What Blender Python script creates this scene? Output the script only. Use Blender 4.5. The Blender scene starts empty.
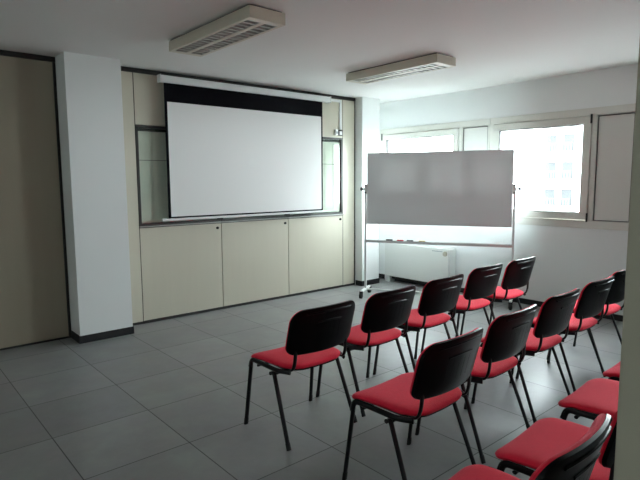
import bpy, bmesh, math, random
from mathutils import Vector, Matrix
random.seed(7)
PI = math.pi
scene = bpy.context.scene
COL = scene.collection

# ------------------------------------------------------------------ materials
def new_mat(name):
    m = bpy.data.materials.new(name); m.use_nodes = True
    nt = m.node_tree
    return m, nt, nt.nodes['Principled BSDF']

def mat(name, col, rough=0.5, metal=0.0, spec=0.5, noise=0.0, nscale=8.0, bump=0.0, bscale=200.0,
        sheen=0.0, stretch=None):
    m, nt, b = new_mat(name)
    b.inputs['Roughness'].default_value = rough
    b.inputs['Metallic'].default_value = metal
    b.inputs['Specular IOR Level'].default_value = spec
    b.inputs['Base Color'].default_value = (*col, 1)
    if sheen:
        b.inputs['Sheen Weight'].default_value = sheen
        b.inputs['Sheen Roughness'].default_value = 0.5
    tc = nt.nodes.new('ShaderNodeTexCoord')
    vec = tc.outputs['Object']
    if stretch:
        mp = nt.nodes.new('ShaderNodeMapping'); mp.inputs['Scale'].default_value = stretch
        nt.links.new(vec, mp.inputs['Vector']); vec = mp.outputs['Vector']
    if noise:
        n = nt.nodes.new('ShaderNodeTexNoise'); n.inputs['Scale'].default_value = nscale
        n.inputs['Detail'].default_value = 4
        nt.links.new(vec, n.inputs['Vector'])
        mx = nt.nodes.new('ShaderNodeMix'); mx.data_type = 'RGBA'
        mx.inputs[6].default_value = (*[c * (1 - noise) for c in col], 1)
        mx.inputs[7].default_value = (*[min(1, c * (1 + noise)) for c in col], 1)
        nt.links.new(n.outputs['Fac'], mx.inputs[0])
        nt.links.new(mx.outputs[2], b.inputs['Base Color'])
    if bump:
        n2 = nt.nodes.new('ShaderNodeTexNoise'); n2.inputs['Scale'].default_value = bscale
        nt.links.new(vec, n2.inputs['Vector'])
        bp = nt.nodes.new('ShaderNodeBump'); bp.inputs['Strength'].default_value = bump
        bp.inputs['Distance'].default_value = 0.004
        nt.links.new(n2.outputs['Fac'], bp.inputs['Height'])
        nt.links.new(bp.outputs['Normal'], b.inputs['Normal'])
    return m

TILE = 0.603
def tile_mat():
    m, nt, b = new_mat('floor_tiles')
    N = nt.nodes.new; Lk = nt.links.new
    tc = N('ShaderNodeTexCoord')
    mp = N('ShaderNodeMapping'); mp.inputs['Location'].default_value = (-0.765 + TILE * 10, -3.393 + TILE * 10, 0)
    Lk(tc.outputs['Object'], mp.inputs['Vector'])
    br = N('ShaderNodeTexBrick'); br.offset = 0; br.squash = 1
    br.inputs['Scale'].default_value = 1
    br.inputs['Brick Width'].default_value = TILE; br.inputs['Row Height'].default_value = TILE
    br.inputs['Mortar Size'].default_value = 0.0035; br.inputs['Mortar Smooth'].default_value = 0.2
    br.inputs['Bias'].default_value = 0
    br.inputs['Color1'].default_value = (0.215, 0.219, 0.211, 1)
    br.inputs['Color2'].default_value = (0.26, 0.264, 0.253, 1)
    br.inputs['Mortar'].default_value = (0.04, 0.04, 0.038, 1)
    Lk(mp.outputs['Vector'], br.inputs['Vector'])
    n = N('ShaderNodeTexNoise'); n.inputs['Scale'].default_value = 3.2; n.inputs['Detail'].default_value = 7
    n.inputs['Roughness'].default_value = 0.65
    Lk(tc.outputs['Object'], n.inputs['Vector'])
    mx = N('ShaderNodeMix'); mx.data_type = 'RGBA'; mx.blend_type = 'OVERLAY'; mx.inputs[0].default_value = 0.4
    Lk(br.outputs['Color'], mx.inputs[6]); Lk(n.outputs['Color'], mx.inputs[7])
    hs = N('ShaderNodeHueSaturation'); hs.inputs['Saturation'].default_value = 0.25
    Lk(mx.outputs[2], hs.inputs['Color'])
    Lk(hs.outputs['Color'], b.inputs['Base Color'])
    rr = N('ShaderNodeMapRange'); rr.inputs['To Min'].default_value = 0.31; rr.inputs['To Max'].default_value = 0.46
    Lk(n.outputs['Fac'], rr.inputs['Value']); Lk(rr.outputs['Result'], b.inputs['Roughness'])
    sub = N('ShaderNodeMath'); sub.operation = 'SUBTRACT'; sub.inputs[0].default_value = 1
    Lk(br.outputs['Fac'], sub.inputs[1])
    bp = N('ShaderNodeBump'); bp.inputs['Strength'].default_value = 0.4; bp.inputs['Distance'].default_value = 0.002
    Lk(sub.outputs[0], bp.inputs['Height']); Lk(bp.outputs['Normal'], b.inputs['Normal'])
    return m

def glass_mat(name, tint=(1, 1, 1), refl=0.07, rough=0.0):
    m = bpy.data.materials.new(name); m.use_nodes = True
    nt = m.node_tree; nt.nodes.clear()
    o = nt.nodes.new('ShaderNodeOutputMaterial')
    t = nt.nodes.new('ShaderNodeBsdfTransparent'); t.inputs['Color'].default_value = (*tint, 1)
    g = nt.nodes.new('ShaderNodeBsdfGlossy'); g.inputs['Roughness'].default_value = rough
    lw = nt.nodes.new('ShaderNodeLayerWeight'); lw.inputs['Blend'].default_value = 0.25
    ml = nt.nodes.new('ShaderNodeMath'); ml.operation = 'MULTIPLY_ADD'
    ml.inputs[1].default_value = 0.35; ml.inputs[2].default_value = refl
    nt.links.new(lw.outputs['Fresnel'], ml.inputs[0])
    mx = nt.nodes.new('ShaderNodeMixShader')
    nt.links.new(ml.outputs[0], mx.inputs['Fac'])
    nt.links.new(t.outputs[0], mx.inputs[1]); nt.links.new(g.outputs[0], mx.inputs[2])
    nt.links.new(mx.outputs[0], o.inputs['Surface'])
    return m

M = dict(
    wall=mat('white_paint', (0.775, 0.795, 0.785), 0.75, noise=0.02, nscale=2.5, bump=0.05, bscale=90),
    ceil=mat('ceiling_paint', (0.78, 0.78, 0.765), 0.85, noise=0.02, nscale=1.5),
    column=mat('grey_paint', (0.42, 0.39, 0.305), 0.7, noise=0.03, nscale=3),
    beige=mat('beige_laminate', (0.57, 0.54, 0.44), 0.45, noise=0.03, nscale=3, stretch=(6, 6, 0.5)),
    brown=mat('sand_laminate', (0.31, 0.272, 0.205), 0.5, noise=0.05, nscale=2.5, stretch=(5, 5, 0.3)),
    darkgap=mat('dark_gasket_and_shade', (0.02, 0.018, 0.016), 0.6),
    base=mat('black_skirting', (0.012, 0.013, 0.015), 0.4),
    floor=tile_mat(),
    frame_dark=mat('dark_aluminium', (0.06, 0.062, 0.058), 0.35, metal=0.4),
    sill=mat('grey_sill', (0.32, 0.32, 0.30), 0.4, metal=0.3),
    glass=glass_mat('partition_glass', (0.96, 0.985, 0.965), 0.035),
    wglass=glass_mat('window_glass', (0.96, 0.98, 0.97), 0.03),
    blind=mat('blind_fabric', (0.80, 0.82, 0.74), 0.8, noise=0.12, nscale=5, stretch=(2, 2, 1)),
    wframe=mat('window_enamel', (0.66, 0.655, 0.60), 0.4, noise=0.01),
    wpanel=mat('window_infill', (0.66, 0.66, 0.62), 0.5, noise=0.02, nscale=2),
    wgasket=mat('window_rubber', (0.03, 0.03, 0.03), 0.6),
    black_pl=mat('black_plastic', (0.0035, 0.0035, 0.004), 0.30, spec=0.11),
    black_mt=mat('black_steel', (0.006, 0.006, 0.007), 0.35, spec=0.3),
    rubber=mat('rubber', (0.008, 0.008, 0.008), 0.75),
    red=mat('red_fabric', (0.84, 0.024, 0.060), 0.85, noise=0.08, nscale=40, bump=0.3, bscale=900, sheen=0.12, spec=0.12),
    screen=mat('screen_white', (0.80, 0.80, 0.79), 0.8, noise=0.01, nscale=1.5),
    screen_bl=mat('screen_black', (0.006, 0.006, 0.008), 0.9, spec=0.08),
    case=mat('case_white', (0.74, 0.76, 0.75), 0.4),
    alu=mat('aluminium', (0.62, 0.63, 0.62), 0.35, metal=0.5),
    wb=mat('board_enamel', (0.78, 0.815, 0.83), 0.08, spec=0.35, noise=0.02, nscale=2),
    cream=mat('cream_enamel', (0.62, 0.585, 0.48), 0.4, noise=0.02),
    louver=mat('louver_metal', (0.48, 0.47, 0.42), 0.3, metal=0.3),
    inner=mat('lamp_inner', (0.18, 0.175, 0.16), 0.5),
    tube=mat('lamp_tube', (0.62, 0.62, 0.60), 0.3),
    rad=mat('radiator_enamel', (0.70, 0.71, 0.68), 0.45, noise=0.01),
    dial=mat('dial_beige', (0.45, 0.41, 0.33), 0.5),
    redpl=mat('red_plastic', (0.55, 0.02, 0.03), 0.35),
    yelpl=mat('yellow_plastic', (0.60, 0.46, 0.20), 0.4),
    facade=mat('facade_render', (0.80, 0.80, 0.80), 0.9, noise=0.04, nscale=0.7),
    slab=mat('balcony_slab', (0.060, 0.058, 0.056), 0.9, noise=0.05),
    facglass=mat('facade_glass', (0.056, 0.058, 0.06), 0.5, spec=0.1),
    rail=mat('balcony_rail', (0.042, 0.050, 0.056), 0.5),
    ground=mat('pale_paving', (0.17, 0.17, 0.165), 0.9, noise=0.1, nscale=0.5),
    bark=mat('bark', (0.42, 0.38, 0.35), 0.9, noise=0.2),
    socket=mat('socket_white', (0.75, 0.76, 0.76), 0.4),
    socket_gr=mat('socket_grey', (0.30, 0.33, 0.36), 0.4),
)

# ------------------------------------------------------------------ mesh helpers
def link(name, bm, m, parent=None, smooth=False, bevel=0.0, seg=2, loc=None):
    me = bpy.data.meshes.new(name)
    bmesh.ops.recalc_face_normals(bm, faces=bm.faces[:])
    bm.to_mesh(me); bm.free()
    ms = m if isinstance(m, (list, tuple)) else [m]
    for x in ms: me.materials.append(x)
    if smooth:
        for p in me.polygons: p.use_smooth = True
        try: me.set_sharp_from_angle(angle=math.radians(42))
        except Exception: pass
    o = bpy.data.objects.new(name, me); COL.objects.link(o)
    if loc is not None: o.location = loc
    if parent is not None: o.parent = parent
    if bevel:
        md = o.modifiers.new('bevel', 'BEVEL'); md.width = bevel; md.segments = seg
        md.limit_method = 'ANGLE'; md.angle_limit = math.radians(40)
    return o

def box(bm, x0, x1, y0, y1, z0, z1, mi=0):
    vs = [bm.verts.new(p) for p in ((x0,y0,z0),(x1,y0,z0),(x1,y1,z0),(x0,y1,z0),(x0,y0,z1),(x1,y0,z1),(x1,y1,z1),(x0,y1,z1))]
    for f in ((0,3,2,1),(4,5,6,7),(0,1,5,4),(1,2,6,5),(2,3,7,6),(3,0,4,7)):
        bm.faces.new([vs[i] for i in f]).material_index = mi
    return vs

def boxm(*bs):
    bm = bmesh.new()
    for b in bs: box(bm, *b)
    return bm

def tube(bm, pts, ra, rb=None, n=12, ref=Vector((0, 0, 1)), cap=True):
    """sweep an ellipse (ra along the side axis, rb along the other) along pts"""
    rb = rb or ra
    pts = [Vector(p) for p in pts]
    rings = []
    for i, p in enumerate(pts):
        t = (pts[min(i+1, len(pts)-1)] - pts[max(i-1, 0)]).normalized()
        s = t.cross(ref)
        if s.length < 1e-4: s = t.cross(Vector((0, 1, 0)))
        s.normalize(); u = s.cross(t).normalized()
        rings.append([bm.verts.new(p + s*math.cos(a)*ra + u*math.sin(a)*rb) for a in [2*PI*k/n for k in range(n)]])
    for a, b in zip(rings, rings[1:]):
        for k in range(n):
            bm.faces.new((a[k], a[(k+1) % n], b[(k+1) % n], b[k]))
    if cap:
        bm.faces.new(rings[0][::-1]); bm.faces.new(rings[-1])

def smooth_path(pts, k=6):
    pts = [Vector(p) for p in pts]; out = []
    P = [2*pts[0]-pts[1]] + pts + [2*pts[-1]-pts[-2]]
    for i in range(1, len(P)-2):
        a, b, c, d = P[i-1:i+3]
        for j in range(k):
            t = j/k
            out.append(0.5*((2*b)+(-a+c)*t+(2*a-5*b+4*c-d)*t*t+(-a+3*b-3*c+d)*t**3))
    out.append(pts[-1]); return out

def round_path(pts, r=0.04, k=6):
    """polyline with rounded corners"""
    pts = [Vector(p) for p in pts]; out = [pts[0]]
    for i in range(1, len(pts)-1):
        a, b, c = pts[i-1], pts[i], pts[i+1]
        d1 = (a-b); d2 = (c-b)
        rr = min(r, d1.length*0.49, d2.length*0.49)
        p0 = b + d1.normalized()*rr; p1 = b + d2.normalized()*rr
        for j in range(k+1):
            t = j/k
            out.append(p0*(1-t)**2 + b*2*t*(1-t) + p1*t*t)
    out.append(pts[-1]); return out

def cyl(bm, c, axis, r, h, n=20, r2=None):
    c = Vector(c); ax = Vector(axis).normalized()
    s = ax.orthogonal().normalized(); u = ax.cross(s)
    r2 = r if r2 is None else r2
    A = [bm.verts.new(c + (s*math.cos(2*PI*k/n)+u*math.sin(2*PI*k/n))*r) for k in range(n)]
    B = [bm.verts.new(c + ax*h + (s*math.cos(2*PI*k/n)+u*math.sin(2*PI*k/n))*r2) for k in range(n)]
    for k in range(n): bm.faces.new((A[k], A[(k+1) % n], B[(k+1) % n], B[k]))
    bm.faces.new(A[::-1]); bm.faces.new(B)

def rounded_sheet(bm, hx, hv, rads, front, back, nr=9, nc=10):
    """closed cushion/shell. Outline: rounded rectangle half sizes hx, hv, corner radii rads=(bottom, top).
    front(u,v,e) / back(u,v,e) -> Vector; e = 0 centre .. 1 rim."""
    out = []
    for (cx, cv, r, a0) in ((1, 1, rads[1], 0), (-1, 1, rads[1], PI/2), (-1, -1, rads[0], PI), (1, -1, rads[0], 1.5*PI)):
        for j in range(nc+1):
            a = a0 + (PI/2)*j/nc
            out.append((cx*(hx-r)+r*math.cos(a), cv*(hv-r)+r*math.sin(a)))
    # densify straight runs
    dense = []
    for i, p in enumerate(out):
        q = out[(i+1) % len(out)]
        d = math.hypot(q[0]-p[0], q[1]-p[1]); m = max(1, int(d/0.03))
        for j in range(m): dense.append((p[0]+(q[0]-p[0])*j/m, p[1]+(q[1]-p[1])*j/m))
    n = len(dense)
    def ring(fn, e): return [bm.verts.new(fn(x*e, v*e, e)) for x, v in dense]
    es = [math.sin(PI/2*(k/nr))*0.93 + 0.07 for k in range(nr+1)]
    FR = [ring(front, e) for e in es]
    BR = [ring(back, e) for e in es[:-1]]
    for R in (FR, BR):
        for a, b in zip(R, R[1:]):
            for k in range(n): bm.faces.new((a[k], a[(k+1) % n], b[(k+1) % n], b[k]))
        bm.faces.new(R[0])
    for k in range(n): bm.faces.new((BR[-1][k], BR[-1][(k+1) % n], FR[-1][(k+1) % n], FR[-1][k]))

def empty(name, loc, label=None, cat=None, group=None, rz=0, kind=None):
    o = bpy.data.objects.new(name, None); COL.objects.link(o)
    o.empty_display_size = 0.1
    o.location = loc; o.rotation_euler = (0, 0, rz)
    tag(o, label, cat, group, kind); return o

def tag(o, label=None, cat=None, group=None, kind=None):
    if label: o['label'] = label
    if cat: o['category'] = cat
    if group: o['group'] = group
    if kind: o['kind'] = kind
    return o

def struct(name, bm, m, **k):
    o = link(name, bm, m, **k)
    if o.parent is None: o['kind'] = 'structure'
    return o

def copy_tree(o, parent=None):
    c = o.copy(); COL.objects.link(c)
    if parent is not None: c.parent = parent
    for ch in list(o.children): copy_tree(ch, c)
    return c

# ------------------------------------------------------------------ room dimensions
H = 2.735           # ceiling height
YC = 5.56           # face of the cupboard wall
XW = 6.19           # inner face of the window wall
XL, YR = -4.05, -1.9
WB, WT = 0.995, 2.335   # window band bottom / top
YN = 5.73           # end of window wall

# floor / ceiling
struct('floor', boxm((XL-0.2, XW+0.25, YR-0.2, 6.0, -0.12, 0)), M['floor'])
struct('ceiling', boxm((XL-0.2, XW+0.25, YR-0.2, 6.0, H, H+0.15)), M['ceil'])

# window wall (right): below, above and beyond the window band
Y3 = 0.62           # far end of the window band (out of the frame)
o = struct('wall_right', boxm((XW, XW+0.25, YR, 6.0, 0, WB), (XW, XW+0.25, YR, 6.0, WT, H),
                      (XW, XW+0.25, YN-0.02, 6.0, WB, WT), (XW, XW+0.25, YR, Y3, WB, WT)), M['wall'])
LW = ((1.50, 2.72), (0.0, 1.22), (-1.50, -0.28))     # openings in the wall behind the camera
struct('wall_left', boxm((XL-0.2, XL, YR, 6.0, 0, 1.10), (XL-0.2, XL, YR, 6.0, 2.24, H), (XL-0.2, XL, 2.72, 6.0, 1.10, 2.24),
                         (XL-0.2, XL, 1.22, 1.50, 1.10, 2.24), (XL-0.2, XL, -0.28, 0.0, 1.10, 2.24), (XL-0.2, XL, YR, -1.50, 1.10, 2.24)), M['wall'])
struct('wall_front', boxm((XL-0.2, XW+0.25, YR-0.2, YR, 0, H)), M['wall'])
# wall behind the cupboards
struct('wall_back', boxm((XL, XW, YN, 6.0, 0, H)), M['wall'])

# left movable wall panel: dark top track, dark vertical joint
pan = empty('wall_panel', (0.2, 5.56, 0), kind='structure')
def pbox(name, m, *bs, parent=None, off=(0, 0, 0), bevel=0, kind=None):
    bm = bmesh.new()
    for (x0, x1, y0, y1, z0, z1) in bs: box(bm, x0-off[0], x1-off[0], y0-off[1], y1-off[1], z0-off[2], z1-off[2])
    return link(name, bm, m, parent, bevel=bevel)
OFF = (0.2, 5.56, 0)
pbox('panel_face', M['brown'], (XL+0.01, 1.462, YC, YC+0.06, 0.018, 2.685), parent=pan, off=OFF)
pbox('top_track', M['darkgap'], (XL+0.01, 1.488, YC-0.012, YC+0.06, 2.688, H-0.003), parent=pan, off=OFF)
pbox('edge_joint', M['darkgap'], (1.465, 1.488, YC-0.006, YC+0.06, 0.0, 2.686), parent=pan, off=OFF)
pbox('bottom_seal', M['darkgap'], (XL+0.01, 1.462, YC-0.004, YC+0.06, 0.0, 0.016), parent=pan, off=OFF)

# white pillar between panel and cupboards; white pilaster right of cupboards
P0, P1, PY = 1.49, 2.005, 5.275
struct('pillar', boxm((P0, P1, PY, YN-0.001, 0, H)), M['wall'])
struct('baseboard_pillar', boxm((P0-0.008, P1+0.008, PY-0.010, PY-0.001, 0.001, 0.075), (P0-0.010, P0-0.001, PY-0.001, YC-0.02, 0.001, 0.075),
                                 (P1+0.001, P1+0.010, PY-0.001, YC-0.02, 0.001, 0.075)), M['base'])
Q0, Q1, QY = 5.492, 5.85, 5.415
struct('pilaster', boxm((Q0, Q1, QY, YN-0.001, 0, H)), M['wall'])
struct('baseboard_pilaster', boxm((Q0-0.010, Q1+0.008, QY-0.010, QY-0.001, 0.001, 0.075), (Q0-0.010, Q0-0.001, QY-0.001, YC-0.02, 0.001, 0.075),
                                   (Q1+0.001, Q1+0.010, QY-0.001, YN-0.02, 0.001, 0.075)), M['base'])
struct('baseboard_right', boxm((XW-0.011, XW-0.001, YR+0.01, YN-0.015, 0.001, 0.068)), M['base'])

# foreground column beside the camera
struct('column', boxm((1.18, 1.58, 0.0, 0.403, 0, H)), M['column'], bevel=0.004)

# ------------------------------------------------------------------ partition above the cupboards
SX = [2.235, 3.238, 4.248, 5.243]     # seams
EX = 5.486
part = empty('wall_partition', (3.8, YC, 0), kind='structure')
OF = (3.8, YC, 0)
pbox('top_track', M['darkgap'], (P1+0.002, EX-0.003, YC-0.012, YC+0.06, 2.688, H-0.003), parent=part, off=OF)
o = pbox('trim_1', M['beige'], (P1+0.004, SX[0]-0.004, YC, YC+0.05, 0.03, 2.686)); o['kind'] = 'structure'
o = pbox('trim_2', M['beige'], (SX[3]+0.004, EX-0.014, YC, YC+0.05, 0.03, 2.686)); o['kind'] = 'structure'
o = pbox('trim_3', M['darkgap'], (EX-0.012, EX-0.001, YC-0.006, YC+0.05, 0.0, 2.686)); o['kind'] = 'structure'
for s in (0, 3):
    o = pbox('trim_%d' % (4+s//3), M['darkgap'], (SX[s]-0.0035, SX[s]+0.0035, YC+0.002, YC+0.05, 0.03, 2.686)); o['kind'] = 'structure'
o = pbox('baseboard_back', M['darkgap'], (P1+0.012, EX-0.014, YC+0.004, YC+0.05, 0.001, 0.029)); o['kind'] = 'structure'
for a, b in zip(SX, SX[1:]):
    pbox('upper_panel', M['beige'], (a+0.006, b-0.006, YC, YC+0.05, 2.155, 2.686), parent=part, off=OF)

for i, (a, b) in enumerate(zip(SX, SX[1:])):
    w = empty('window_%d' % (i+4), ((a+b)/2, YC, 1.08), kind='structure')
    of = ((a+b)/2, YC, 1.08)
    fw = 0.022
    pbox('frame', M['frame_dark'], (a+0.006, b-0.006, YC-0.004, YC+0.05, 2.128, 2.152), (a+0.006, b-0.006, YC-0.004, YC+0.05, 1.075, 1.10),
         (a+0.006, a+0.006+fw, YC-0.004, YC+0.05, 1.10, 2.128), (b-0.006-fw, b-0.006, YC-0.004, YC+0.05, 1.10, 2.128), parent=w, off=of)
    pbox('pane', M['glass'], (a+0.028, b-0.028, YC+0.016, YC+0.022, 1.10, 2.128), parent=w, off=of)
    # closed vertical blind behind the pane, one curtain of slats
    bm = bmesh.new(); x = a+0.032; k = 0
    while x < b-0.04:
        x1 = min(x+0.085, b-0.03)
        box(bm, x-of[0], x1-of[0], YC+0.027+0.005*(k % 2)-of[1], YC+0.030+0.005*(k % 2)-of[1], 1.10-of[2]+0.01, 2.12-of[2])
        x += 0.080; k += 1
    link('vertical_blind', bm, M['blind'], w)
    pbox('blind_rail', M['frame_dark'], (a+0.03, b-0.03, YC+0.023, YC+0.0265, 2.09, 2.121), (a+0.03, b-0.03, YC+0.0245, YC+0.0265, 1.78, 1.785), parent=w, off=of)
    pbox('sill', M['sill'], (a+0.001, b-0.001, YC-0.022, YC+0.05, 1.062, 1.0745), parent=w, off=of)

# ------------------------------------------------------------------ cupboards below
cup_lab = ['beige low cupboard beside the white pillar, leftmost of the three',
           'beige low cupboard in the middle, under the screen',
           'beige low cupboard at the right end, nearest the radiator']
for i, (a, b) in enumerate(zip(SX, SX[1:])):
    c = empty('cupboard', ((a+b)/2, YC, 0), cup_lab[i], 'cupboard', 'low cupboards under the screen')
    of = ((a+b)/2, YC, 0)
    pbox('body', M['beige'], (a+0.006, b-0.006, YC+0.022, YC+0.16, 0.031, 1.058), parent=c, off=of)
    d = pbox('door', M['beige'], (a+0.005, b-0.005, YC, YC+0.019, 0.033, 1.052), parent=c, off=of, bevel=0.0015)
    bm = bmesh.new(); cyl(bm, (b-0.055-of[0], 0.0, 1.0), (0, -1, 0), 0.016, 0.014, 16); cyl(bm, (b-0.055-of[0], -0.014, 1.0), (0, -1, 0), 0.010, 0.006, 16)
    link('lock_knob', bm, M['rubber'], d, smooth=True)
    pbox('edge_strip', M['frame_dark'], (a+0.002, b-0.002, YC-0.004, YC+0.02, 1.053, 1.0615), parent=c, off=of)

# ------------------------------------------------------------------ projector screen
YS = 5.45
scr = empty('projector_screen', (3.66, YS, 1.13), 'white pull-down projector screen with black border, hanging over the cupboard wall', 'projector screen')
of = (3.66, YS, 1.13)
def zscr(z): return z
bm = bmesh.new(); box(bm, 2.480-of[0], 4.885-of[0], -0.035, 0.045, 2.600-of[2], 2.675-of[2])
case = link('case', bm, M['case'], scr, bevel=0.012, seg=3)
for s in (2.474, 4.886):
    pbox('end_cap', M['case'], (s-0.004, s+0.006, YS-0.038, YS+0.048, 2.596, 2.679), parent=case, off=of, bevel=0.002)
for s in (2.62, 4.74):
    pbox('wall_bracket', M['case'], (s-0.02, s+0.02, YS+0.046, YC-0.002, 2.62, 2.66), parent=scr, off=of)
pbox('black_border', M['screen_bl'], (2.523, 4.765, YS, YS+0.003, 1.150, 2.600), parent=scr, off=of)
pbox('sheet', M['screen'], (2.553, 4.737, YS-0.0035, YS-0.0005, 1.168, 2.404), parent=scr, off=of)
bb = pbox('bottom_bar', M['case'], (2.445, 4.805, YS-0.014, YS+0.014, 1.124, 1.150), parent=scr, off=of, bevel=0.005)

# cable duct and switch box to the right of the screen
du = empty('cable_duct', (5.19, YC, 2.28), 'thin white cable duct running from the screen case down to the switch', 'cable duct')
of = (5.19, YC, 2.28)
pbox('vertical_duct', M['case'], (5.168, 5.206, YC-0.020, YC-0.001, 2.272, 2.640), parent=du, off=of, bevel=0.003)
pbox('horizontal_duct', M['case'], (4.90, 5.206, YC-0.020, YC-0.001, 2.642, 2.676), parent=du, off=of, bevel=0.003)
sw = empty('wall_switch', (5.15, YC, 2.22), 'small white screen switch with a dark framed plate, above the partition glass', 'switch')
of = (5.15, YC, 2.22)
pbox('socket_box', M['socket'], (5.075, 5.125, YC-0.035, YC-0.001, 2.185, 2.265), parent=sw, off=of, bevel=0.004)
pbox('button', M['socket_gr'], (5.088, 5.112, YC-0.042, YC-0.035, 2.205, 2.235), parent=sw, off=of, bevel=0.002)
pbox('plate_frame', M['base'], (5.135, 5.215, YC-0.030, YC-0.001, 2.182, 2.262), parent=sw, off=of, bevel=0.003)
pbox('plate', M['socket'], (5.150, 5.200, YC-0.036, YC-0.030, 2.192, 2.242), parent=sw, off=of, bevel=0.003)

# ------------------------------------------------------------------ windows
def wbar(name, m, parent, of, *bs, bevel=0.004):
    return pbox(name, m, *bs, parent=parent, off=of, bevel=bevel)
def opening_window(n, y0, y1, pan_y0, right_post=True):
    """fixed frame y0..y1, sash inside, then an opaque infill panel y0-side (pan_y0 .. y0)"""
    of = (XW, (y0+y1)/2, WB)
    w = empty('window_%d' % n, of, kind='structure')
    xa, xb = XW-0.012, XW+0.06
    # frame ring round sash and panel
    f = wbar('frame', M['wframe'], w, of,
         (xa, xb, pan_y0, y1, WT-0.085, WT-0.001), (xa, xb, pan_y0, y1, WB+0.001, WB+0.09),
         (xa, xb, y1-0.06, y1, WB+0.09, WT-0.085), (xa, xb, y0-0.03, y0+0.025, WB+0.09, WT-0.085),
         (xa, xb, pan_y0, pan_y0+0.03, WB+0.09, WT-0.085),
         (xb, xb+0.03, y0+0.026, y0+0.062, WB+0.002, WT-0.002), (xb, xb+0.03, y1-0.092, y1-0.001, WB+0.002, WT-0.002),
         (xb, xb+0.03, y0+0.062, y1-0.092, WT-0.118, WT-0.002), (xb, xb+0.03, y0+0.062, y1-0.092, WB+0.002, WB+0.122), bevel=0.003)
    # sash
    s0, s1, z0, z1 = y0+0.03, y1-0.064, WB+0.096, WT-0.091
    t = 0.080
    xs0, xs1 = XW-0.030, XW+0.045
    s = wbar('sash', M['wframe'], w, of, (xs0, xs1, s0, s1, z1-t, z1), (xs0, xs1, s0, s1, z0, z0+t),
         (xs0, xs1, s0, s0+t, z0+t, z1-t), (xs0, xs1, s1-t, s1, z0+t, z1-t), bevel=0.004)
    g = 0.007
    wbar('gasket', M['wgasket'], s, of, (XW-0.032, XW+0.02, s0+t, s1-t, z1-t-g, z1-t), (XW-0.024, XW+0.02, s0+t, s1-t, z0+t, z0+t+g),
         (XW-0.024, XW+0.02, s0+t, s0+t+g, z0+t+g, z1-t-g), (XW-0.030, XW+0.02, s1-t-g, s1-t, z0+t+g, z1-t-g), bevel=0)
    wbar('pane', M['wglass'], s, of, (XW+0.0, XW+0.006, s0+t+g, s1-t-g, z0+t+g, z1-t-g), bevel=0)
    # dark hinges on the jamb
    hy = (s0-0.005) if n == 2 else (s1+0.004)
    for hz in (z0+0.03, z1-0.03):
        bm = bmesh.new(); cyl(bm, (-0.038, hy-of[1], hz-0.05-of[2]), (0, 0, 1), 0.010, 0.10, 12)
        link('hinge', bm, M['wgasket'], w, smooth=True)
    # infill panel
    p0, p1 = pan_y0+0.034, y0-0.034
    wbar('infill_panel', M['wpanel'], w, of, (XW+0.004, XW+0.03, p0+0.006, p1-0.006, WB+0.100, WT-0.10), (XW+0.031, XW+0.10, pan_y0+0.002, y0+0.025, WB+0.002, WT-0.002), bevel=0)
    wbar('panel_gasket', M['wgasket'], w, of, (XW-0.002, XW+0.032, p0, p1, WT-0.10, WT-0.093), (XW-0.002, XW+0.03, p0, p1, WB+0.094, WB+0.100),
         (XW-0.002, XW+0.03, p0, p0+0.006, WB+0.100, WT-0.10), (XW-0.002, XW+0.03, p1-0.006, p1, WB+0.100, WT-0.10), bevel=0)
    return w
opening_window(1, 4.232, 5.705, 3.795)
opening_window(2, 2.505, 3.793, 2.070)
opening_window(3, 0.780, 2.068, 0.640)

for i, (a, b) in enumerate(LW):
    of = (XL, (a+b)/2, 1.10)
    w = empty('window_%d' % (i+7), of, kind='structure')
    t = 0.085
    wbar('sash', M['wframe'], w, of, (XL-0.06, XL+0.02, a+0.002, b-0.002, 2.24-t, 2.238), (XL-0.06, XL+0.02, a+0.002, b-0.002, 1.102, 1.10+t),
         (XL-0.06, XL+0.02, a+0.002, a+t, 1.10+t, 2.24-t), (XL-0.06, XL+0.02, b-t, b-0.002, 1.10+t, 2.24-t))
    wbar('pane', M['wglass'], w, of, (XL-0.02, XL-0.014, a+t, b-t, 1.10+t, 2.24-t), bevel=0)

# ------------------------------------------------------------------ radiator (fan coil)
rd = empty('radiator', (6.04, 4.76, 0), 'white box radiator under the window, behind the whiteboard', 'radiator')
of = (6.04, 4.76, 0)
X0 = 6.03
ry0, ry1 = 4.262, 5.460
pbox('body', M['rad'], (X0, XW-0.014, ry0, ry1, 0.095, 0.604), parent=rd, off=of, bevel=0.010)
for a, b in ((ry1-0.10, ry1-0.002), (ry0+0.002, ry0+0.10)):
    pbox('leg', M['rad'], (X0+0.004, XW-0.03, a, b, 0.0, 0.094), parent=rd, off=of, bevel=0.004)
pbox('underside_shade', M['darkgap'], (X0+0.05, XW-0.05, ry0+0.11, ry1-0.11, 0.05, 0.094), parent=rd, off=of)  # dark strip standing in for the shade in the open gap below the body
gr = pbox('top_grille', M['rad'], *[(X0+0.05, XW-0.05, y, y+0.012, 0.605, 0.612) for y in [ry0+0.2+0.03*k for k in range(26)]], parent=rd, off=of)
bm = bmesh.new(); cyl(bm, (X0-of[0]+0.002, 4.340-of[1], 0.535), (-1, 0, 0), 0.036, 0.016, 24, 0.032)
dl = link('control_dial', bm, M['dial'], rd, smooth=True)
pbox('control_slot', M['socket_gr'], (X0-0.003, X0+0.002, 4.385, 4.56, 0.558, 0.566), parent=rd, off=of)
pbox('side_seam', M['socket_gr'], (X0-0.0015, X0+0.002, ry0+0.016, ry0+0.019, 0.11, 0.59), parent=rd, off=of)

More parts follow.
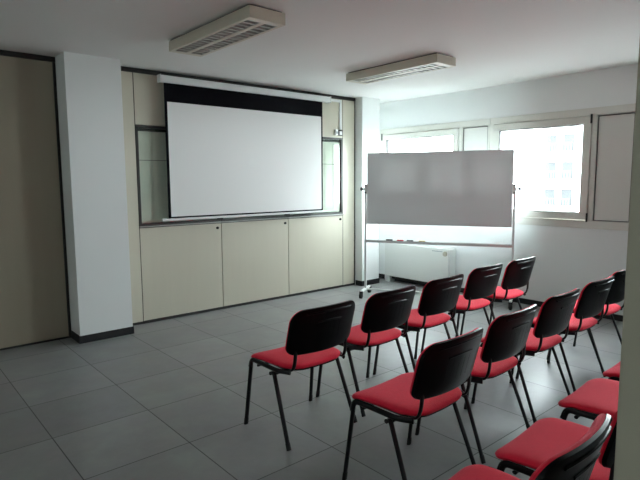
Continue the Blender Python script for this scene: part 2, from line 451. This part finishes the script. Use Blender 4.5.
# ------------------------------------------------------------------ whiteboard on casters
Lp = Vector((5.085, 4.930, 0)); Rp = Vector((5.938, 3.303, 0))
ctr = (Lp+Rp)/2; dv = (Rp-Lp); LEN = dv.length; ang = math.atan2(dv.y, dv.x)
wb = empty('whiteboard', ctr, 'large grey-looking whiteboard on a white wheeled stand, in front of the window', 'whiteboard', rz=ang)
# local: x along the board (left->right), y pointing away from viewers (left normal)
h = LEN/2
pbox('board', M['wb'], (-h+0.018, h-0.018, -0.012, 0.012, 0.985, 1.900), parent=wb)
fr = 0.012
pbox('board_frame', M['alu'], (-h+0.008, h-0.008, -0.015, 0.015, 1.900, 1.909), (-h+0.008, h-0.008, -0.015, 0.015, 0.976, 0.985),
     (-h+0.008, -h+0.018, -0.015, 0.015, 0.985, 1.900), (h-0.018, h-0.008, -0.015, 0.015, 0.985, 1.900), parent=wb, bevel=0.002)
for s in (-1, 1):
    bm = bmesh.new(); box(bm, s*(h+0.012)-0.014, s*(h+0.012)+0.014, -0.014, 0.014, 0.10, 1.50)
    post = link('post', bm, M['case'], wb, bevel=0.004)
    bm = bmesh.new(); box(bm, s*(h+0.006)-0.022, s*(h+0.006)+0.022, -0.024, -0.0145, 1.375, 1.50)
    clamp = link('clamp', bm, M['alu'], post, bevel=0.003)
    bm = bmesh.new(); cyl(bm, (s*(h+0.026), 0, 1.44), (s, 0, 0), 0.011, 0.036, 12); cyl(bm, (s*(h+0.058), 0, 1.44), (s, 0, 0), 0.026, 0.026, 18, 0.021)
    link('clamp_knob', bm, M['rubber'], post, smooth=True)
    for z in (1.392, 1.484):
        bm = bmesh.new(); cyl(bm, (s*(h+0.006), -0.024, z), (0, -1, 0), 0.009, 0.008, 12)
        link('screw', bm, M['rubber'], post, smooth=True)
    bm = bmesh.new(); box(bm, s*(h+0.012)-0.018, s*(h+0.012)+0.018, -0.190, 0.125 if s > 0 else 0.190, 0.078, 0.104)
    foot = link('foot', bm, M['case'], wb, bevel=0.006)
    for e in ((-0.200, 0.132) if s > 0 else (-0.200, 0.200)):
        bm = bmesh.new(); cx = s*(h+0.012)
        cyl(bm, (cx-0.017, e-0.012, 0.0390), (1, 0, 0), 0.0385, 0.034, 20)
        cyl(bm, (cx-0.022, e-0.012, 0.0390), (1, 0, 0), 0.020, 0.044, 16)
        cyl(bm, (cx, e, 0.060), (0, 0, 1), 0.024, 0.030, 14)
        link('caster', bm, M['rubber'], foot, smooth=True)
pbox('tray', M['alu'], (-h, h, -0.045, 0.0, 0.758, 0.762), (-h, h, -0.048, -0.045, 0.732, 0.765), (-h, h, 0.0, 0.010, 0.732, 0.766), parent=wb)
pbox('lower_bar', M['case'], (-h, h, -0.012, 0.012, 0.078, 0.100), parent=wb, bevel=0.004)

# markers lying in the tray
R3 = Matrix.Rotation(ang, 4, 'Z')
def marker(name, s, m, label, cat, ln=0.085, rot=0.06):
    p = ctr + R3 @ Vector((s, -0.024, 0.762+0.0095))
    mk = empty(name, p, label, cat, 'pens in the whiteboard tray', rz=ang+rot)
    bm = bmesh.new(); cyl(bm, (-ln/2, 0, 0), (1, 0, 0), 0.009, ln*0.6, 14); cyl(bm, (-ln/2+ln*0.6, 0, 0), (1, 0, 0), 0.0075, ln*0.05, 14)
    link('barrel', bm, m, mk, smooth=True)
    bm = bmesh.new(); cyl(bm, (ln*0.15, 0, 0), (1, 0, 0), 0.0093, ln*0.35, 14, 0.0085)
    link('cap', bm, m, mk, smooth=True)
marker('marker_pen', -0.600, M['rubber'], 'black marker in the whiteboard tray, nearest the left post', 'pen')
marker('marker_pen', -0.455, M['redpl'], 'red marker lying in the whiteboard tray between two black ones', 'pen')
marker('marker_pen', -0.325, M['rubber'], 'black marker in the whiteboard tray, between the red and the yellow one', 'pen', rot=-0.05)
marker('marker_pen', -0.170, M['yelpl'], 'dull yellow marker in the whiteboard tray, right of the dark ones', 'pen', rot=-0.05)

# ------------------------------------------------------------------ ceiling lights
def ceiling_light(x0, x1, y0, y1, label):
    zt, zb = H-0.012, 2.642
    of = ((x0+x1)/2, (y0+y1)/2, zb)
    t = empty('ceiling_light', of, label, 'ceiling light', 'fluorescent lights on the ceiling')
    wl = 0.006
    pbox('shadow_gap', M['darkgap'], (x0+0.015, x1-0.015, y0+0.02, y1-0.02, zt, H-0.001), parent=t, off=of)  # dark strip painted in for the shadow gap between housing and ceiling
    hb = pbox('housing', M['cream'], (x0, x1, y0, y1, zt-wl, zt), (x0, x0+wl, y0, y1, zb, zt-wl), (x1-wl, x1, y0, y1, zb, zt-wl),
         (x0+wl, x1-wl, y0, y0+wl, zb, zt-wl), (x0+wl, x1-wl, y1-wl, y1, zb, zt-wl), parent=t, off=of)
    lip = 0.024; xm = (x0+x1)/2
    pbox('bottom_rim', M['cream'], (x0+wl, x0+lip, y0+wl, y1-wl, zb, zb+0.004), (x1-lip, x1-wl, y0+wl, y1-wl, zb, zb+0.004),
         (x0+lip, x1-lip, y0+wl, y0+0.05, zb, zb+0.004), (x0+lip, x1-lip, y1-0.05, y1-wl, zb, zb+0.004), (xm-0.018, xm+0.018, y0+0.05, y1-0.05, zb, zb+0.004), parent=t, off=of)
    pbox('reflector', M['inner'], (x0+wl, x1-wl, y0+wl, y1-wl, zt-wl-0.004, zt-wl-0.001), parent=t, off=of)
    for a, b in ((x0+lip, xm-0.018), (xm+0.018, x1-lip)):
        bm = bmesh.new(); n = 17
        for k in range(n):
            y = y0+0.06+(y1-y0-0.12)*k/(n-1)
            box(bm, a-of[0], b-of[0], y-0.010-of[1], y+0.010-of[1], 0.001, 0.034)
        box(bm, a-of[0], a+0.004-of[0], y0+0.05-of[1], y1-0.05-of[1], 0.002, 0.045)
        box(bm, b-0.004-of[0], b-of[0], y0+0.05-of[1], y1-0.05-of[1], 0.002, 0.045)
        link('louver', bm, M['louver'], t)
        bm = bmesh.new(); cyl(bm, ((a+b)/2-of[0], y0+0.03-of[1], 0.055), (0, 1, 0), 0.013, y1-y0-0.06, 14)
        link('fluorescent_tube', bm, M['tube'], t, smooth=True)
    return t
ceiling_light(2.055, 2.355, 3.085, 4.315, 'cream louvered fluorescent light on the ceiling, the nearer and larger-looking one')
ceiling_light(4.148, 4.445, 3.120, 4.345, 'cream louvered fluorescent light on the ceiling, the one nearer the windows')

# ------------------------------------------------------------------ chairs
def make_chair():
    c = empty('meeting_chair', (0, 0, 0))
    # seat cushion: waterfall front, slight dish, thin rim
    def dish(x, y):
        z = 0.460 + 0.012*(x/0.23)**2 - 0.006
        t = max(0, (y-0.05)/0.17); z -= 0.016*t*t*1.2
        t2 = max(0, (-y-0.10)/0.12); z += 0.006*t2
        return z
    SC = 0.018
    def sf(x, v, e):
        y = v + SC
        return Vector((x*(1.0+0.05*v/0.21), y, dish(x, y) + 0.024*(1-e**6)**0.5 - 0.004))
    def sb(x, v, e):
        y = v + SC
        return Vector((x*(1.0+0.05*v/0.21), y, dish(x, y) - 0.014 - 0.006*(1-e**8)))
    bm = bmesh.new(); rounded_sheet(bm, 0.236, 0.216, (0.11, 0.065), sf, sb)
    link('seat', bm, M['red'], c, smooth=True)
    def pf(x, v, e):
        y = v + SC
        return Vector((x, y, dish(x, y) - 0.0205 + 0.006*max(0, e-0.85)/0.15))
    def pb(x, v, e):
        y = v + SC
        return Vector((x*0.97, y, dish(x, y) - 0.027 - 0.012*(1-e**4)))
    bm = bmesh.new(); rounded_sheet(bm, 0.224, 0.206, (0.11, 0.075), pf, pb)
    box(bm, -0.15, 0.15, -0.10, -0.075, 0.412, 0.43); box(bm, -0.15, 0.15, 0.09, 0.115, 0.402, 0.42)
    link('seat_pan', bm, M['black_pl'], c, smooth=True)
    # backrest
    Z0, HH = 0.684, 0.139
    def base(x, v):
        u = x/0.245; k = (v+HH)/(2*HH)
        return Vector((x, -0.215 - 0.062*k - 0.012*k*k + 0.040*u*u, Z0 + v + 0.006*(1-u*u)*(1 if v > 0 else -1)*abs(v)/HH))
    def shell_back(x, v, e):
        p = base(x, v); p.y -= 0.012 + 0.010*(1-e**6)**0.5
        return p
    def shell_front(x, v, e):
        p = base(x, v); p.y -= 0.002
        return p
    bm = bmesh.new(); rounded_sheet(bm, 0.252, HH, (0.055, 0.075), shell_front, shell_back)
    def on(x, v, d=0.022): 
        p = base(x, v); p.y -= d; return p
    for v, xa, xb in ((0.107, -0.17, 0.17), (0.050, -0.095, 0.095)):
        pts = [on(xa+(xb-xa)*k/14, v + 0.004*math.cos((k/7-1)*1.5), 0.0215) for k in range(15)]
        tube(bm, pts, 0.006, 0.006, 8)
    for x in (-0.09, -0.045, 0.0, 0.045, 0.09):
        tube(bm, [on(x, 0.035-0.105*k/8, 0.0200) for k in range(9)], 0.0025, 0.0025, 6)
    back = link('backrest', bm, M['black_pl'], c, smooth=True)
    def cf(x, v, e):
        p = base(x, v); p.y += 0.006 + 0.024*(1-e**6)**0.5
        return p
    def cb(x, v, e):
        p = base(x, v); p.y -= 0.001
        return p
    bm = bmesh.new(); rounded_sheet(bm, 0.2515, HH-0.003, (0.054, 0.074), cf, cb)
    link('back_cushion', bm, M['red'], back, smooth=True)
    # frame: oval tube side rails that turn up into the back supports
    for s in (-1, 1):
        bm = bmesh.new()
        pts = round_path([(s*0.258, 0.182, 0.390), (s*0.256, 0.168, 0.441), (s*0.253, 0.10, 0.441), (s*0.249, -0.10, 0.437), (s*0.215, -0.175, 0.437)], 0.03, 5)
        tube(bm, pts, 0.015, 0.010, 12, ref=Vector((1, 0, 0)))
        link('side_rail', bm, M['black_mt'], c, smooth=True)
        bm = bmesh.new()
        pts = round_path([(s*0.200, -0.04, 0.440), (s*0.203, -0.186, 0.446), (s*0.202, -0.205, 0.50), (s*0.195, -0.209, 0.600)], 0.04, 6)
        tube(bm, pts, 0.0075, 0.013, 12, ref=Vector((1, 0, 0)))
        link('back_support', bm, M['black_mt'], c, smooth=True)
        for (p0, p1) in (((s*0.254, 0.172, 0.428), (s*0.270, 0.225, 0.006)), ((s*0.250, -0.060, 0.424), (s*0.270, -0.225, 0.006))):
            bm = bmesh.new(); tube(bm, [p0, p1], 0.0085, 0.0145, 14, ref=Vector((1, 0, 0)))
            leg = link('leg', bm, M['black_mt'], c, smooth=True)
            d = (Vector(p1)-Vector(p0)).normalized()
            bm = bmesh.new(); q = Vector(p1)
            tube(bm, [q-d*0.035, Vector((q.x+d.x*0.006, q.y+d.y*0.006, 0.0))], 0.0098, 0.0158, 14, ref=Vector((1, 0, 0)))
            link('foot_cap', bm, M['rubber'], leg, smooth=True)
        bm = bmesh.new(); cyl(bm, (s*0.252, -0.056, 0.414), (s, 0, 0), 0.011, 0.022, 12)
        link('bolt', bm, M['rubber'], c, smooth=True)
    for y, z in ((0.13, 0.405), (-0.065, 0.408)):
        bm = bmesh.new(); tube(bm, [(-0.236, y, z), (0.236, y, z)], 0.010, 0.008, 10)
        link('cross_bar', bm, M['black_mt'], c, smooth=True)
    return c

CH = 'chair with red seat and black plastic back'
chairs = [
    (2.027, 2.547, 0.0, 'black and red chair at the left end of the front row, nearest the white pillar', 'front'),
    (2.660, 2.580, 0.035, 'black and red chair, second from the left in the front row', 'front'),
    (3.288, 2.610, 0.035, 'black and red chair in the middle of the front row, third from the left', 'front'),
    (3.998, 2.690, 0.02, 'black and red chair, fourth in the front row, below the whiteboard tray', 'front'),
    (4.610, 2.700, 0.02, 'black and red chair at the right end of the front row, beside the whiteboard wheel', 'front'),
    (2.070, 1.675, 0.03, 'black and red chair at the left end of the second row', 'second'),
    (2.740, 1.735, 0.03, 'black and red chair, second from the left in the second row', 'second'),
    (3.395, 1.770, 0.03, 'black and red chair in the middle of the second row, third from the left', 'second'),
    (4.055, 1.800, 0.02, 'black and red chair, fourth in the second row, whole', 'second'),
    (4.665, 1.850, 0.02, 'black and red chair ending the second row, half hidden by the column', 'second'),
    (1.498, 0.865, 0.05, 'nearest black and red chair, cut by the bottom edge, its backrest seen from above', 'third'),
    (2.100, 0.872, 0.055, 'red-seated chair right behind the nearest backrest, its whole seat in view', 'third'),
    (2.772, 0.925, 0.05, 'red-seated chair in the third row, third from the left, cut by the grey column', 'third'),
    (3.360, 0.940, 0.04, 'red-seated chair in the third row of which only a seat corner shows beside the column', 'third'),
]
proto = make_chair()
for i, (x, y, rz, lab, row) in enumerate(chairs):
    o = proto if i == 0 else copy_tree(proto)
    o.location = (x, y, 0); o.rotation_euler = (0, 0, rz)
    tag(o, lab, 'chair', 'chairs of the %s row' % row)

# ------------------------------------------------------------------ outside
g = struct('ground', boxm((-40, 90, -40, 60, -7.1, -7.0)), M['ground'])
bd = empty('apartment_building', (62, 34, -7), 'pale apartment block with balconies, seen washed out through the right window', 'building')
of = (62, 34, -7)
pbox('wall', M['facade'], (61, 72, 22, 41, -7, 20), parent=bd, off=of)
for k in range(7):
    z = -4.95 + 3.1*k
    bal = pbox('balcony', M['slab'], (59.6, 61, 26.5, 30.4, z, z+0.22), parent=bd, off=of)
    pbox('railing', M['rail'], *[(59.60, 59.66, 26.5+0.30*j, 26.64+0.30*j, z+0.22, z+1.15) for j in range(13)], (59.58, 59.68, 26.5, 30.4, z+1.15, z+1.28), parent=bal, off=of)
    for y in (26.8, 28.8):
        pbox('window', M['facglass'], (60.94, 61.02, y, y+1.2, z+0.4, z+2.3), parent=bd, off=of)
# unseen wall added to dim daylight through the windows behind the camera
struct('shading_wall', boxm((XL-12, XL-7, -14, 16, -6.999, 14)), M['ground'])
# ------------------------------------------------------------------ light
w = bpy.data.worlds.new('overcast'); scene.world = w; w.use_nodes = True
nt = w.node_tree; bg = nt.nodes['Background']
bg.inputs['Color'].default_value = (0.86, 0.95, 1.0, 1)
bg.inputs['Strength'].default_value = 9.0
for (a, b, x, sg) in ((4.28, 5.62, XW+0.12, 1), (2.55, 3.75, XW+0.12, 1), (0.82, 2.03, XW+0.12, 1),
                   (1.58, 2.64, XL-0.12, -1), (0.08, 1.14, XL-0.12, -1), (-1.42, -0.36, XL-0.12, -1)):
    ld = bpy.data.lights.new('daylight_portal', 'AREA'); ld.shape = 'RECTANGLE'
    ld.size = 1.25; ld.size_y = b-a
    ld.cycles.is_portal = True
    lo = bpy.data.objects.new('daylight_portal', ld); COL.objects.link(lo)
    lo.location = (x, (a+b)/2, (WB+WT)/2)
    lo.rotation_euler = (0, sg*PI/2, 0)   # the light faces into the room

# ------------------------------------------------------------------ camera
F_PX, YAW, PITCH, ROLL = 528.26, 49.18, 6.385, -0.354
y_, p_, r_ = map(math.radians, (YAW, PITCH, ROLL))
fwd = Vector((math.cos(y_)*math.cos(p_), math.sin(y_)*math.cos(p_), -math.sin(p_)))
rt = fwd.cross(Vector((0, 0, 1))).normalized(); up = rt.cross(fwd)
r2 = rt*math.cos(r_) + up*math.sin(r_); u2 = -rt*math.sin(r_) + up*math.cos(r_)
cd = bpy.data.cameras.new('camera'); cam = bpy.data.objects.new('camera', cd); COL.objects.link(cam)
mw = Matrix((( r2.x, u2.x, -fwd.x, 0), (r2.y, u2.y, -fwd.y, 0), (r2.z, u2.z, -fwd.z, 1.55), (0, 0, 0, 1)))
cam.matrix_world = mw
cd.sensor_fit = 'HORIZONTAL'; cd.sensor_width = 36; cd.lens = F_PX*36/640
cd.clip_start = 0.05; cd.clip_end = 300
scene.camera = cam

scene.view_settings.view_transform = 'Standard'; scene.view_settings.look = 'None'
scene.view_settings.gamma = 1; scene.view_settings.use_curve_mapping = False
scene.view_settings.exposure = 2.0
cy = scene.cycles
cy.max_bounces = 12; cy.diffuse_bounces = 8; cy.glossy_bounces = 4; cy.transparent_max_bounces = 12
cy.use_denoising = True
cy.sample_clamp_indirect = 6
